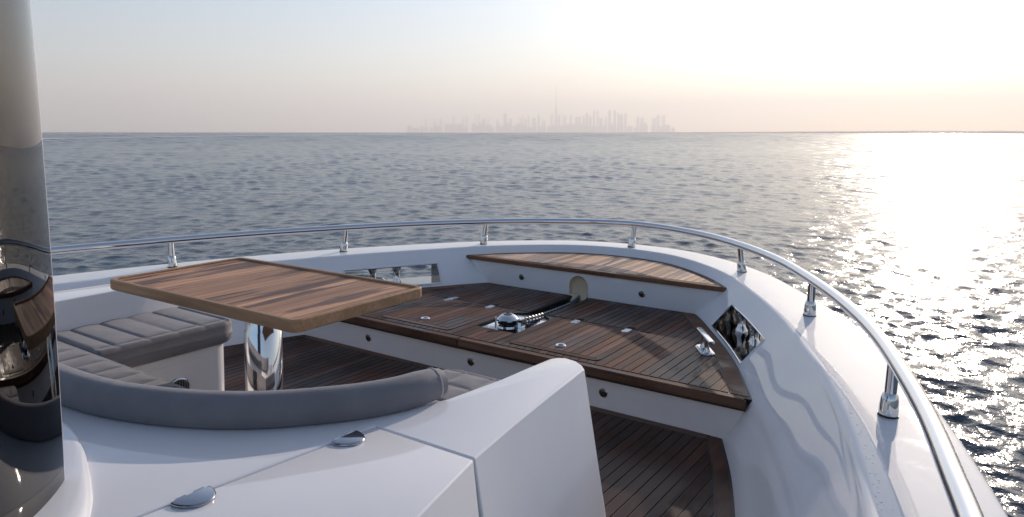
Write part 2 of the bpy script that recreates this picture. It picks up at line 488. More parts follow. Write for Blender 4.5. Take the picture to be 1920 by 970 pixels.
# ------------------------------------------------------------------ yacht levels and outline
CAPZ, RAILZ, BENZ, MIDZ, LOWZ, COA, TABZ = 3.30, 3.594, 3.224, 2.945, 2.639, 3.475, 3.72
def spline(P, n, smooth=6):
    P = np.array(P, float); t = np.concatenate([[0], np.cumsum(np.hypot(*np.diff(P, axis=0).T))])
    tt = np.linspace(0, t[-1], 1200); out = []
    for c in range(P.shape[1]):      # Catmull-Rom on chord length
        m = np.gradient(P[:, c], t)
        i = np.clip(np.searchsorted(t, tt, 'right') - 1, 0, len(t) - 2); h = t[i + 1] - t[i]; s = (tt - t[i]) / h
        out.append((2*s**3-3*s**2+1)*P[i, c] + (s**3-2*s**2+s)*h*m[i] + (-2*s**3+3*s**2)*P[i+1, c] + (s**3-s**2)*h*m[i+1])
    Q = np.stack(out, 1)
    for _ in range(smooth * 20):
        Q[1:-1] = .5 * Q[1:-1] + .25 * (Q[:-2] + Q[2:])
    d = np.concatenate([[0], np.cumsum(np.sqrt((np.diff(Q, axis=0) ** 2).sum(1)))])
    ss = np.linspace(0, d[-1], n)
    return np.stack([np.interp(ss, d, Q[:, c]) for c in range(P.shape[1])], 1)
HALF = [(.60, 7.145), (.98, 6.885), (1.436, 6.43), (1.744, 5.97), (1.943, 5.657), (2.236, 5.143), (2.494, 4.6), (2.681, 4.19), (2.844, 3.76), (2.967, 3.4), (3.077, 3.01), (3.15, 2.73), (3.23, 2.29), (3.33, 1.57), (3.4, .71), (3.43, -.8)]
INNER = spline([(-x, y) for x, y in HALF[::-1]] + [(0, 7.265)] + HALF, 1001)
def normals(C):
    T = np.gradient(C, axis=0); T /= np.hypot(T[:, 0], T[:, 1])[:, None]
    return np.stack([T[:, 1], -T[:, 0]], 1)          # to the right of travel = inboard (port to starboard over the bow)
NRM = normals(INNER)
def off_curve(w): return INNER + NRM * w
def off_x(w, y):                  # half breadth of the offset curve at a station
    C = off_curve(w); C = C[len(C) // 2:]; C = C[np.argsort(C[:, 1])]
    return float(np.interp(y, C[:, 1], C[:, 0]))
def off_y(w, x):
    C = off_curve(w); C = C[np.abs(C[:, 1]) > -9]
    h = C[len(C) // 2:]; k = np.argsort(h[:, 0]); return float(np.interp(abs(x), h[k, 0], h[k, 1]))
W_LOW, W_MID, W_BEN = .46, .30, .065
# arc positions of the two ends of each fairlead opening
def arc_at(x, y): return int(np.argmin((INNER[:, 0] - x) ** 2 + (INNER[:, 1] - y) ** 2))
iS0, iS1 = arc_at(1.725, 5.98), arc_at(2.243, 5.09)
iP0, iP1 = 1000 - iS1, 1000 - iS0
st = sorted(set(list(range(0, 1001, 6)) + [1000, iS0, iS1, iP0, iP1]))
FZ0, FZ1 = 2.972, 3.157
def w_in(z):
    return float(np.interp(z, [2.55, LOWZ, 2.72, 2.82, MIDZ, 3.04, 3.13, BENZ, 3.262, 3.283], [.47, W_LOW, .405, .35, W_MID, .222, .145, W_BEN, .030, .014]))
def cap_w(y): return float(np.interp(y, [0, 3.5, 5.0, 6.3, 7.3], [.44, .44, .46, .40, .36]))

def build_bulwark():
    root = empty("bulwark", (0, 7.3, 0)); off = (0, 7.3, 0)
    tag(root, "white glossy gelcoat bulwark sweeping round the bow with a broad flat cap", "bulwark")
    zin = [2.55, LOWZ, 2.72, 2.82, 2.90, FZ0, 3.04, 3.10, FZ1, BENZ, 3.245, 3.262, 3.272]
    rows_in = [(w_in(z), z) for z in zin]
    def face(rows_fn, name, mat, holes, ztest, flip=False):
        rows = []
        for i in st:
            c, n = INNER[i], NRM[i]
            rows.append([(c[0] + n[0] * w - off[0], c[1] + n[1] * w - off[1], z - off[2]) for w, z in rows_fn(c[1])])
        V, F = ngrid(rows)
        m = len(rows[0]); keep = []
        for f in F:
            a = f[0] // m; j = f[0] % m; i0, i1 = st[a], st[a + 1]
            zz = [rows_fn(5)[j][1], rows_fn(5)[j + 1][1]]; lo, hi = min(zz), max(zz)
            if holes and lo >= FZ0 - 1e-6 and hi <= FZ1 + 1e-6 and ((iS0 <= i0 and i1 <= iS1) or (iP0 <= i0 and i1 <= iP1)): continue
            keep.append(f)
        return mesh(name, V, keep, mat, root, True, 50)
    face(lambda y: rows_in, "inner_face", M_GEL, True, None)
    def cap(y):
        W = cap_w(y)
        return [(w_in(3.272), 3.272), (.012, 3.284), (.004, 3.2925), (-.008, 3.2985), (-.022, 3.30), (-.030, 3.3002), (-.10, 3.3015), (-W * .5, 3.302), (-W + .05, 3.3005), (-W + .03, 3.30), (-W + .012, 3.296), (-W, 3.285), (-W - .004, 3.27)]
    face(cap, "cap", M_GEL, False, None)
    def hull(y):
        W = cap_w(y); b = -W - .004
        return [(b, 3.27), (b + .03, 3.225), (-.125, FZ1), (-.120, 3.06), (-.115, FZ0), (-.09, 2.6), (0, 1.9), (.16, 1.1), (.34, .4), (.5, -.3), (.7, -1.2)]
    face(hull, "hull_side", M_GEL, True, None)
    return root
build_bulwark()

def build_fairlead(side):
    i0, i1 = (iS0, iS1) if side > 0 else (iP1, iP0)        # forward end, after end
    ii = np.linspace(i0, i1, 9).round().astype(int)
    mid = INNER[(i0 + i1) // 2]
    root = empty("fairlead", (mid[0], mid[1], FZ0)); o = (mid[0], mid[1], FZ0)
    tag(root, "polished steel fairlead opening in the %s" % ("bulwark beside the mooring cleat" if side > 0 else "bulwark behind the table, sea showing between its rollers"), "fairlead", None)
    def P(i, w, z): c, n = INNER[i], NRM[i]; return (c[0] + n[0] * w - o[0], c[1] + n[1] * w - o[1], z - o[2])
    def wo(i): return -.118
    # liner: the four walls of the tunnel, from inner face to hull side
    rings = []
    for q in range(5):
        t = q / 4.0; ring = []
        lo = [P(i, (1 - t) * (w_in(FZ0) + .004) + t * wo(i), FZ0 + .002) for i in ii]
        hi = [P(i, (1 - t) * (w_in(FZ1) + .004) + t * wo(i), FZ1 - .002) for i in ii[::-1]]
        rings.append(lo + hi)
    V, F = ngrid(rings, False, True)
    ln = mesh("liner", V, F, M_LINER, root, True, 40)
    # raised rim round the inner mouth
    loop = []
    for i in ii: loop.append(P(i, w_in(FZ0) + .003, FZ0 + .001))
    for i in ii[::-1]: loop.append(P(i, w_in(FZ1) + .003, FZ1 - .001))
    MB().tube(loop, .008, 8, closed=True).obj("rim", M_CHROME, root)
    # rollers standing in the tunnel and the plate between them
    for f in ((.17, .52) if side > 0 else (.44, .70)):
        i = int(round(i0 + (i1 - i0) * f)); p = P(i, .085, FZ0)
        h = FZ1 - FZ0
        MB().lathe([(.052, .003), (.052, .02), (.036, .045), (.031, .08), (.031, h - .08), (.036, h - .045), (.052, h - .02), (.052, h - .003)], p, 20).obj("roller", M_CHROME, root)
    i = int(round(i0 + (i1 - i0) * .54))
    a, b_ = P(i, .16, 0), P(i, wo(i) + .03, 0)
    mb = MB(); d = Vector((b_[0] - a[0], b_[1] - a[1])).normalized(); t = Vector((-d.y, d.x)) * .008
    mb.prism([(a[0] - t.x, a[1] - t.y), (b_[0] - t.x, b_[1] - t.y), (b_[0] + t.x, b_[1] + t.y), (a[0] + t.x, a[1] + t.y)], .004, .03)
    mb.obj("divider", M_CHROME, root, bevel=.003)
build_fairlead(1); build_fairlead(-1)

# ------------------------------------------------------------------ guard rail
RAIL_HALF = [(.40, 7.345), (.75, 7.18), (1.10, 6.95), (1.50, 6.58), (1.98, 6.0), (2.38, 5.34), (2.70, 4.72), (2.95, 4.13), (3.17, 3.45), (3.30, 2.98), (3.405, 2.51), (3.48, 2.15), (3.56, 1.5), (3.62, .6), (3.64, -.6)]
RAILC = spline([(-x, y) for x, y in RAIL_HALF[::-1]] + [(0, 7.43)] + RAIL_HALF, 260, 1)
def build_rail():
    root = empty("guard_rail", (0, 7.43, CAPZ)); o = (0, 7.43, CAPZ)
    tag(root, "low polished steel guard rail running right round the bow cap", "railing")
    MB().tube([(x - o[0], y - o[1], RAILZ - .036 - o[2]) for x, y in RAILC], .036, 18).obj("rail", M_CHROME, root)
    posts = [(0, 7.40), (1.481, 6.66), (2.374, 5.333), (3.093, 3.63), (3.42, 1.65), (-1.50, 6.60), (-2.42, 5.29), (-3.07, 3.72), (-3.42, 1.70)]
    proto = None
    for x, y in posts:
        k = np.argmin((RAILC[:, 0] - x) ** 2 + (RAILC[:, 1] - y) ** 2); q = RAILC[k]
        if proto is None:
            H = RAILZ - .05 - CAPZ
            p = MB().tube([(0, 0, .02), (0, 0, H)], .026, 16).obj("post", M_CHROME, root)
            s = MB().lathe([(.042, 0), (.042, .012), (.0415, .03), (.038, .075), (.033, .098), (.026, .106)], seg=20).obj("socket", M_CHROME, p)
            g = MB().lathe([(.045, -.002), (.045, .006)], seg=20).obj("gasket", M_RUBBER, p)
            proto = (p, s, g)
        else:
            p = proto[0].copy(); link(p, root)
            for ch in proto[1:]:
                c = ch.copy(); link(c, p)
        p.location = (x - o[0], y - o[1], .003)
        lean = Vector((q[0] - x, q[1] - y, 0)); 
        p.rotation_euler = Vector((lean.x * .8, lean.y * .8, RAILZ - .04 - CAPZ)).to_track_quat('Z', 'Y').to_euler() if lean.length < .12 else (0, 0, 0)
build_rail()

# ------------------------------------------------------------------ planked decks
GAP = .0065
def plank(parent, poly, ztop, mat, thick=.014, name="plank"):
    n = len(poly)
    A = np.array(poly); c = A.mean(0)
    d = A - c; ln = np.maximum(np.hypot(d[:, 0], d[:, 1]), 1e-6)[:, None]
    # a slightly eased top edge
    T = []
    for i in range(n):
        e1 = A[i] - A[i - 1]; e2 = A[(i + 1) % n] - A[i]
        n1 = np.array([-e1[1], e1[0]]) / max(np.hypot(*e1), 1e-6); n2 = np.array([-e2[1], e2[0]]) / max(np.hypot(*e2), 1e-6)
        b = n1 + n2; b = b / max(np.hypot(*b), .5); T.append(A[i] + b * .0016)
    zt = ztop + random.uniform(-.0006, .0006)
    V = [(x, y, ztop - thick) for x, y in A] + [(x, y, zt - .0014) for x, y in A] + [(x, y, zt) for x, y in T]
    F = [(i, (i + 1) % n, n + (i + 1) % n, n + i) for i in range(n)] + [(n + i, n + (i + 1) % n, 2 * n + (i + 1) % n, 2 * n + i) for i in range(n)] + [tuple(range(2 * n, 3 * n))]
    return mesh(name, V, F, mat, parent)
def strip(parent, x0, x1, lo, hi, z, mat, name="plank", k=5):
    """one fore-and-aft board between two edge functions"""
    xs = np.linspace(x0 + GAP / 2, x1 - GAP / 2, k)
    L = [(x, lo(x) + GAP / 2) for x in xs]; Hh = [(x, hi(x) - GAP / 2) for x in xs]
    ok = [i for i in range(k) if Hh[i][1] - L[i][1] > .012]
    if len(ok) < 2: return None
    L = [L[i] for i in ok]; Hh = [Hh[i] for i in ok]
    if L[0][1] == L[-1][1] and len(set(p[1] for p in L)) == 1: L = [L[0], L[-1]]
    if len(set(round(p[1], 6) for p in Hh)) == 1: Hh = [Hh[0], Hh[-1]]
    return plank(parent, L + Hh[::-1], z, mat, name=name)
def margin(parent, w0, w1, y0, y1, z, mat, side, name="margin_plank"):
    """board following the bulwark between two offsets, from station y0 to y1"""
    A, B = off_curve(w0), off_curve(w1)
    def cut(C):
        h = C[500:] if side > 0 else C[500::-1]
        h = h[(h[:, 1] >= y0 - .2) & (h[:, 1] <= y1 + .2)]
        ys = np.linspace(y1, y0, 14); o = np.argsort(h[:, 1])
        return [(float(np.interp(y, h[o, 1], h[o, 0])), float(y)) for y in ys]
    a, b = cut(A), cut(B)
    poly = b + a[::-1]
    if side > 0: poly = poly[::-1]
    ar = sum(p[0] * q[1] - q[0] * p[1] for p, q in zip(poly, poly[1:] + poly[:1]))
    if ar < 0: poly = poly[::-1]
    return plank(parent, poly, z, mat, name=name)
PITCH_P = .0705

def build_lower_deck():
    C = off_curve(W_LOW + .0); C = C[(C[:, 1] < 4.60) & (C[:, 1] > -.7)]
    s = C[C[:, 0] > 0]; p = C[C[:, 0] < 0]
    poly = [tuple(q) for q in p[::-1][::-1]]          # port, aft to forward
    poly = [tuple(q) for q in p[np.argsort(p[:, 1])]] + [tuple(q) for q in s[np.argsort(-s[:, 1])]]
    base = MB().prism(poly[::4] + [poly[-1]], LOWZ - .10, LOWZ - .0045).obj("lower_deck", M_BLACK, smooth=False)
    tag(base, "dark wet teak deck of the sunken foredeck well", kind="structure")
    W = W_LOW + .012; MW = .085
    yf = 4.452
    # margins along riser and bulwarks
    for x0, x1 in ((-1.98, -.6), (-.6, .75), (.75, 1.985)):
        xs = [x0 + GAP / 2, x1 - GAP / 2]
        plank(base, [(xs[0], yf - .066), (xs[1], yf - .066), (xs[1], yf), (xs[0], yf)], LOWZ, M_TEAK_X, name="margin_plank")
    for sd in (1, -1):
        for y0, y1 in ((2.6, yf - .005), (.6, 2.59), (-.6, .59)):
            margin(base, W, W + MW, y0, y1, LOWZ, M_TEAK_D, sd)
    lo_all = lambda x: -.6
    def hi(x):
        y = off_y(W + MW + GAP, x); return min(yf - .066 - GAP, y)
    n = 33
    for i in range(-n, n):
        x0, x1 = i * PITCH_P + .0, (i + 1) * PITCH_P
        if max(abs(x0), abs(x1)) > off_x(W + MW, -.5): continue
        cut = random.uniform(.2, 2.2)
        # boards under the lounge well stop at its base
        if -.90 < x0 and x1 < .90: strip(base, x0, x1, lambda x: 1.75, hi, LOWZ, M_TEAK_D)
        elif x0 > 1.55 or x1 < -1.55:
            strip(base, x0, x1, lo_all, lambda x: cut, LOWZ, M_TEAK_D)
            strip(base, x0, x1, lambda x: cut, hi, LOWZ, M_TEAK_D)
        else: strip(base, x0, x1, lambda x: 2.8, hi, LOWZ, M_TEAK_D)
    return base
build_lower_deck()

HX0, HX1, HY0, HY1 = .295, 1.112, 4.525, 5.425       # hatch lids in the raised deck (mirrored)
RX, RY0, RY1 = .205, 4.790, 5.360                     # windlass recess
CHX, NOSE0, NOSE1, UPY = .088, 4.380, 4.455, 6.262    # chain channel, nosing, upper riser
def rect_poly(x0, x1, y0, y1): return [(x0, y0), (x1, y0), (x1, y1), (x0, y1)]

def build_raised_deck():
    C = off_curve(W_MID - .02); C = C[(C[:, 1] > 4.41) & (C[:, 1] < 6.36)]
    s = C[C[:, 0] > 0]; s = s[np.argsort(s[:, 1])]
    # base in two halves that leave the recess and the chain channel open
    right = [(RX, NOSE0 + .03)] + [tuple(q) for q in s[::5]] + [(CHX, 6.36), (CHX, RY1 + .06), (RX - .03, RY1), (RX, RY1 - .05)]
    left = [(-x, y) for x, y in right][::-1]
    mb = MB(); mb.prism(right, MIDZ - .09, MIDZ - .0045); mb.prism(left, MIDZ - .09, MIDZ - .0045)
    mb.box(-RX, RX, NOSE0 + .03, RY0, MIDZ - .09, MIDZ - .0045)
    mb.box(-RX, RX, RY0, RY1 + .06, MIDZ - .09, MIDZ - .024)
    mb.box(-CHX, CHX, RY1 + .06, 6.36, MIDZ - .09, MIDZ - .052)
    base = mb.obj("raised_deck", M_BLACK, smooth=False)
    tag(base, "brown teak raised deck around the windlass one step up from the well", kind="structure")
    W = W_MID + .012; MW = .105
    # thick rounded nosing along the step, in two lengths
    xe = off_x(W_MID + .004, NOSE0 + .03)
    for x0, x1 in ((-xe + .02, -.085), (-.08, xe - .02)):
        o = MB().prism([(x0, NOSE0), (x1, NOSE0), (x1 - (.045 if x1 > 1 else 0), NOSE1 - GAP), (x0 + (.045 if x0 < -1 else 0), NOSE1 - GAP)], MIDZ - .062, MIDZ).obj("nosing", M_TEAK_X, base, bevel=.008, segs=3)
    # white riser under the nosing
    P_ = [(off_x(W_LOW - .01, 4.46), LOWZ - .05), (off_x(.405 - .012, 4.46), 2.72), (off_x(.35 - .012, 4.46), 2.82), (off_x(W_MID - .005, 4.46), MIDZ - .0625)]
    P_ = P_ + [(-x, z) for x, z in P_[::-1]]; n_ = len(P_)
    V = [(x, 4.455, z) for x, z in P_] + [(x, 4.50, z) for x, z in P_]
    mesh("riser", V, [tuple(range(n_)), tuple(range(n_, 2 * n_))[::-1]] + [(i, n_ + i, n_ + (i + 1) % n_, (i + 1) % n_) for i in range(n_)], M_GEL, base)
    yi = lambda x: UPY
    def hi(x): return min(UPY - .012, off_y(W + MW + GAP, x))
    for sd in (1, -1): margin(base, W, W + MW, NOSE1 + .004, 6.25, MIDZ, M_TEAK_X, sd)
    lo = lambda x: NOSE1
    brk = [CHX + .008, .160, .228, HX0 - .004]
    for sg in (1, -1):
        def S(x0, x1, a, b, mat=M_TEAK, nm="plank"):
            x0, x1 = (x0, x1) if sg > 0 else (-x1, -x0)
            return strip(base, x0, x1, a, b, MIDZ, mat, nm)
        # centre strips: in front of the recess, then forward of it beside the channel
        for x0, x1 in zip([0.0, .068, .136] , [.068, .136, .205]): S(x0, x1, lo, lambda x: RY0 - .012)
        S(RX + .004, HX0 - .004, lo, lambda x: HY1 + .02, M_TEAK, "border_plank")
        for x0, x1 in zip(brk[:-1], brk[1:]):
            S(x0, x1, (lambda x: max(RY1 + .075, RY1 + .075)) if x1 <= RX + .03 else (lambda x: HY1 + .02), hi)
        # over the hatch: little end boards in front, long ones behind
        nb = 12; xs = np.linspace(HX0 - .004, HX1 + .004, nb + 1)
        for x0, x1 in zip(xs[:-1], xs[1:]):
            S(x0, x1, lo, lambda x: HY0 - .006); S(x0, x1, lambda x: HY1 + .008, hi)
        x = HX1 + .004
        while x < 2.25:
            S(x, x + PITCH_P, lo, hi); x += PITCH_P
    return base
RD = build_raised_deck()

def build_deck_hatch(sg):
    cx, cy_ = sg * (HX0 + HX1) / 2, (HY0 + HY1) / 2
    root = empty("deck_hatch", (cx, cy_, MIDZ - .0045)); 
    tag(root, "flush teak hatch lid in the raised deck, %s" % ("between windlass and mooring cleat" if sg > 0 else "between table and windlass"), "hatch", "teak hatch lids in the raised deck")
    a, b = (HX1 - HX0) / 2 - .004, (HY1 - HY0) / 2 - .004; bw = .055; zt = .0065
    def rr(x0, x1, y0, y1, r, n=5):
        P = []
        for X, Y, a0 in ((x1 - r, y0 + r, -90), (x1 - r, y1 - r, 0), (x0 + r, y1 - r, 90), (x0 + r, y0 + r, 180)):
            for q in range(n): t = R(a0 + 90 * q / (n - 1)); P.append((X + r * math.cos(t), Y + r * math.sin(t)))
        return P
    # mitred border boards with rounded outer corners
    o = rr(-a, a, -b, b, .05)
    i_ = [(a - bw, -b + bw), (a - bw, b - bw), (-a + bw, b - bw), (-a + bw, -b + bw)]
    for q in range(4):
        k0 = q * 5 + 2; pts = [o[(k0 + j) % 20] for j in range(6)]
        poly = [i_[q]] + pts + [i_[(q + 1) % 4]]
        c = np.mean(poly, 0); poly = [tuple(c + (np.array(p) - c) * np.array([.998 if q % 2 else .96, .96 if q % 2 else .998])) for p in poly]
        m_ = M_TEAK if q in (0, 2) else M_TEAK_X
        plank(root, poly, zt, m_, .012, "border_plank")
    n = 10; xs = np.linspace(-a + bw, a - bw, n + 1)
    for x0, x1 in zip(xs[:-1], xs[1:]):
        plank(root, rect_poly(x0 + GAP / 2, x1 - GAP / 2, -b + bw + GAP / 2, b - bw - GAP / 2), zt, M_TEAK_H, .012)
    return root
M_TEAK_H = teak_material("worn_teak", (.100, .045, .028), (.185, .093, .060), wet=.44, dark=.45)
build_deck_hatch(1); build_deck_hatch(-1)

def stadium(L, Wd, n=8):
    P = []
    for s, a0 in ((1, -90), (-1, 90)):
        for q in range(n): t = R(a0 + 180 * q / (n - 1)); P.append((Wd / 2 * math.cos(t) if 0 else Wd / 2 * math.cos(t + R(90)) * -1 if 0 else Wd / 2 * math.sin(t) * 1.0, 0))
    return P
def oval(L, Wd, n=9):            # stadium outline along Y
    r = Wd / 2; P = []
    for q in range(n): t = R(180 * q / (n - 1)); P.append((r * math.cos(t), L / 2 - r + r * math.sin(t)))
    for q in range(n): t = R(180 + 180 * q / (n - 1)); P.append((r * math.cos(t), -L / 2 + r + r * math.sin(t)))
    return P
def build_deck_fittings():
    # hinge plates at the forward edge of each hatch
    spots = [(.44, 5.405, "beside the windlass chain, starboard hatch"), (.93, 5.41, "at the starboard hatch corner nearest the cleat"), (-.49, 5.405, "just left of the windlass, port hatch"), (-1.0, 5.405, "at the port hatch corner beyond the table")]
    for n, (x, y, wd) in enumerate(spots):
        root = empty("hatch_hinge", (x, y, MIDZ)); tag(root, "flush polished hinge plate " + wd, "hinge", "hinge plates of the deck hatches")
        MB().prism(oval(.20, .070), -.004, .004).obj("plate", M_CHROME, root, bevel=.002)
        MB().prism([(px * .80, py * .42 - .045) for px, py in oval(.20, .070)], .0045, .0065).obj("leaf", M_CHROME_R, root)
        MB().tube([(-.03, .004, .004), (.03, .004, .004)], .006, 8).obj("pin", M_CHROME, root)
    for x, y, wd in ((.70, 4.69, "in the starboard hatch, nearest the white coaming"), (-.70, 4.69, "in the port hatch, beside the table corner")):
        root = empty("lifting_ring", (x, y, MIDZ)); tag(root, "round steel lifting ring with a black centre " + wd, "ring latch", "round latches of the deck hatches")
        MB().lathe([(.042, .001), (.042, .008), (.036, .013), (.026, .012), (.021, .006)], seg=24, cap=False).obj("rim", M_CHROME, root)
        MB().lathe([(.022, .002), (.022, .0065)], seg=20).obj("button", M_RUBBER, root)
build_deck_fittings()

# ------------------------------------------------------------------ windlass, plate, chain, hawse
def build_windlass():
    root = empty("windlass", (-.01, 4.985, MIDZ - .018)); tag(root, "chrome vertical windlass with domed capstan standing in its steel recess", "windlass")
    o = (-.01, 4.985, MIDZ - .018)
    pl = MB().box(-RX + .004, RX - .004, RY0 + .004, RY1 + .04, MIDZ - .023, MIDZ - .018)
    pl.obj("base_plate", simple("mirror_steel", (.78, .80, .82), .07, 1.0), root, smooth=False, off=o)
    MB().lathe([(.088, 0), (.088, .010), (.070, .014), (.064, .022)], seg=28).obj("foot", M_CHROME, root)
    MB().lathe([(.060, .022), (.090, .026), (.090, .031), (.072, .036), (.072, .040), (.090, .045), (.090, .050)], seg=28).obj("gypsy", M_DARK, root)
    MB().lathe([(.088, .0505), (.098, .056), (.099, .064), (.094, .070), (.066, .094), (.050, .101), (.046, .102)], seg=36).obj("capstan", M_CHROME, root)
    MB().lathe([(.040, .102), (.041, .107), (.034, .111), (.022, .112), (.018, .106)], seg=24).obj("cap_nut", M_LINER, root)
    MB().box(.105, .15, -.01, .05, .001, .075).obj("chain_stripper", M_CHROME, root, bevel=.006)
    st_ = MB().tube([(0, 0, .0), (0, 0, .05)], .010, 10).obj("lever_socket", M_CHROME_R, root); st_.location = (-.145, .02, .001)
build_windlass()
def build_chain():
    root_loc = (.06, 5.5, MIDZ - .03)
    P = spline([(.088, 4.99, MIDZ + .022), (.086, 5.15, MIDZ + .010), (.066, 5.40, MIDZ - .014), (.040, 5.75, MIDZ - .030), (.015, 6.05, MIDZ - .030), (0, 6.15, MIDZ - .020), (-.012, 6.23, MIDZ - .012)], 44, 1)
    mb = MB()
    for k in range(len(P) - 1):
        a, b = Vector(P[k]), Vector(P[k + 1]); t = (b - a).normalized(); L = (b - a).length
        side = t.cross(Vector((0, 0, 1))).normalized(); up = side.cross(t)
        s = side if k % 2 else up; c = (a + b) / 2 - Vector(root_loc); h = L * .95; w_ = .024
        loop = [c + t * (h * math.cos(q)) * 1.0 + s * (w_ * math.sin(q)) for q in np.linspace(0, 2 * math.pi, 9)[:-1]]
        mb.tube(loop, .0095, 6, closed=True)
    o = mb.obj("anchor_chain", M_CHAIN); o.location = root_loc
    tag(o, "dark anchor chain leading from the windlass to the hawse arch", "chain")
build_chain()

def build_bench():
    # white upper riser with an arched notch, then the teak seat filling the bow
    xr = off_x(W_MID - .10, UPY + .05); z1 = BENZ - .043; ax, aw, ah = -.038, .108, .205
    arch = [(ax - aw, MIDZ - .06)] + [(ax - aw * math.cos(t), MIDZ + (ah - aw) + aw * math.sin(t)) for t in np.linspace(0, math.pi, 15)] + [(ax + aw, MIDZ - .06)]
    xb, xt = off_x(W_MID - .015, UPY + .01), off_x(W_BEN + .03, UPY + .01)
    outer = [(-xb, MIDZ - .06)] + arch + [(xb, MIDZ - .06), (xb + .02, MIDZ), (xt, z1), (-xt, z1), (-xb - .02, MIDZ)]
    n = len(outer)
    V = [(x, UPY, z) for x, z in outer] + [(x, UPY + .03, z) for x, z in outer]
    F = [tuple(range(n)), tuple(range(n, 2 * n))[::-1]] + [(i, n + i, n + (i + 1) % n, (i + 1) % n) for i in range(n)]
    C = off_curve(W_BEN + .002); C = C[C[:, 1] > UPY - .02]
    base = MB().prism([tuple(q) for q in C[::6]] + [tuple(C[-1])], BENZ - .045, BENZ - .0045).obj("bow_bench", M_BLACK, smooth=False)
    tag(base, "crescent shaped teak seat filling the bow above the raised deck", "bench", kind="thing")
    mesh("riser", V, F, M_GEL, base)
    xe = off_x(W_BEN + .006, UPY - .01)
    o = MB().prism([(-xe, UPY - .028), (xe, UPY - .028), (xe - .05, UPY + .045), (-xe + .05, UPY + .045)], BENZ - .043, BENZ).obj("nosing", M_TEAK_X, base, bevel=.007, segs=3)
    W, MW = W_BEN + .010, .055
    A, B = off_curve(W), off_curve(W + MW)
    y0 = UPY + .05
    cuts = np.linspace(-1.28, 1.28, 7)
    for x0, x1 in zip(cuts[:-1], cuts[1:]):
        xs = np.linspace(x0 + .003, x1 - .003, 10)
        plank(base, [(x, off_y(W + MW, x)) for x in xs] + [(x, off_y(W, x)) for x in xs[::-1]], BENZ, M_TEAK_X, .012, "margin_plank")
    k = int(1.4 / PITCH_P)
    for i in range(-k - 1, k + 1):
        strip(base, i * PITCH_P, (i + 1) * PITCH_P, lambda x: y0, lambda x: off_y(W + MW + GAP * .5, x), BENZ, M_TEAK_B)
    # hawse: cream arched scoop the chain disappears into
    def ring(dy, sc):
        zc = MIDZ + .07
        P = [(ax - aw, MIDZ - .05)] + [(ax - aw * math.cos(t), MIDZ + (ah - aw) + aw * math.sin(t)) for t in np.linspace(0, math.pi, 17)] + [(ax + aw, MIDZ - .05)]
        return [(ax + (x - ax) * sc, UPY + dy, zc + (z - zc) * sc) for x, z in P]
    rows = [ring(-.003, 1.0), ring(.006, .985), ring(.030, .965), ring(.048, .88), ring(.056, .6), ring(.058, .02)]
    V, F = ngrid(rows, False, True)
    hz = mesh("hawse_arch", V, F, M_CREAM, None, True, 60)
    # front tongue that slopes down into the channel
    o2 = MB(); n = 6
    R_ = [[(x, UPY + .056 - .15 * t, MIDZ + .018 - .060 * t * t) for x in np.linspace(ax - aw * .97, ax + aw * .97, 5)] for t in np.linspace(0, 1, n)]
    V, F = ngrid(R_); o2.add(V, F)
    tg = o2.obj("chute", M_CREAM, hz)
    tag(hz, "cream arched hawse opening in the bench riser where the chain ends", "hawse")
    return base
build_bench()

def build_cleat():
    ang = math.atan2(5.028 - 5.379, 1.777 - 1.542)
    root = empty("cleat", (1.655, 5.225, MIDZ), ang); tag(root, "chrome mooring cleat on the raised deck beside the starboard bulwark", "cleat")
    MB().prism([(y, x) for x, y in oval(.27, .105)][::-1], .0, .010).obj("base_plate", M_CHROME, root, bevel=.004)
    for x in (-.055, .055):
        MB().lathe([(.026, .010), (.019, .03), (.017, .06), (.020, .095)], (x, 0, 0), 14).obj("leg", M_CHROME, root)
    MB().add([(-.20, -.020, .096), (.20, -.020, .096), (.20, .020, .096), (-.20, .020, .096), (-.20, -.022, .128), (.20, -.022, .128), (.20, .022, .128), (-.20, .022, .128)],
             [(0, 3, 2, 1), (4, 5, 6, 7), (0, 1, 5, 4), (1, 2, 6, 5), (2, 3, 7, 6), (3, 0, 4, 7)]).obj("horn_bar", M_CHROME, root, bevel=.006)
build_cleat()

def build_step_light(x, y, z, words):
    root = empty("step_light", (x, y, z)); tag(root, "small round smoked step light " + words, "step light", "round lights in the step risers")
    def disc(prof, nm, mat):
        o = MB().lathe(prof, seg=20).obj(nm, mat, root); o.rotation_euler = (R(90), 0, 0); return o
    disc([(.034, -.002), (.034, .006), (.030, .009)], "bezel", M_CHROME_R)
    disc([(.027, .0095), (.024, .011), (.004, .0115)], "lens", M_LENS)
for x, wd in ((-1.169, "in the lower riser left of the table leg"), (.002, "in the lower riser above the starboard seat cushion"), (1.197, "in the lower riser right of the white coaming block")):
    build_step_light(x, 4.455, 2.755, wd)
for x, wd in ((-.734, "in the bench riser left of the hawse arch"), (.656, "in the bench riser right of the hawse arch")):
    build_step_light(x, UPY, 3.057, wd)
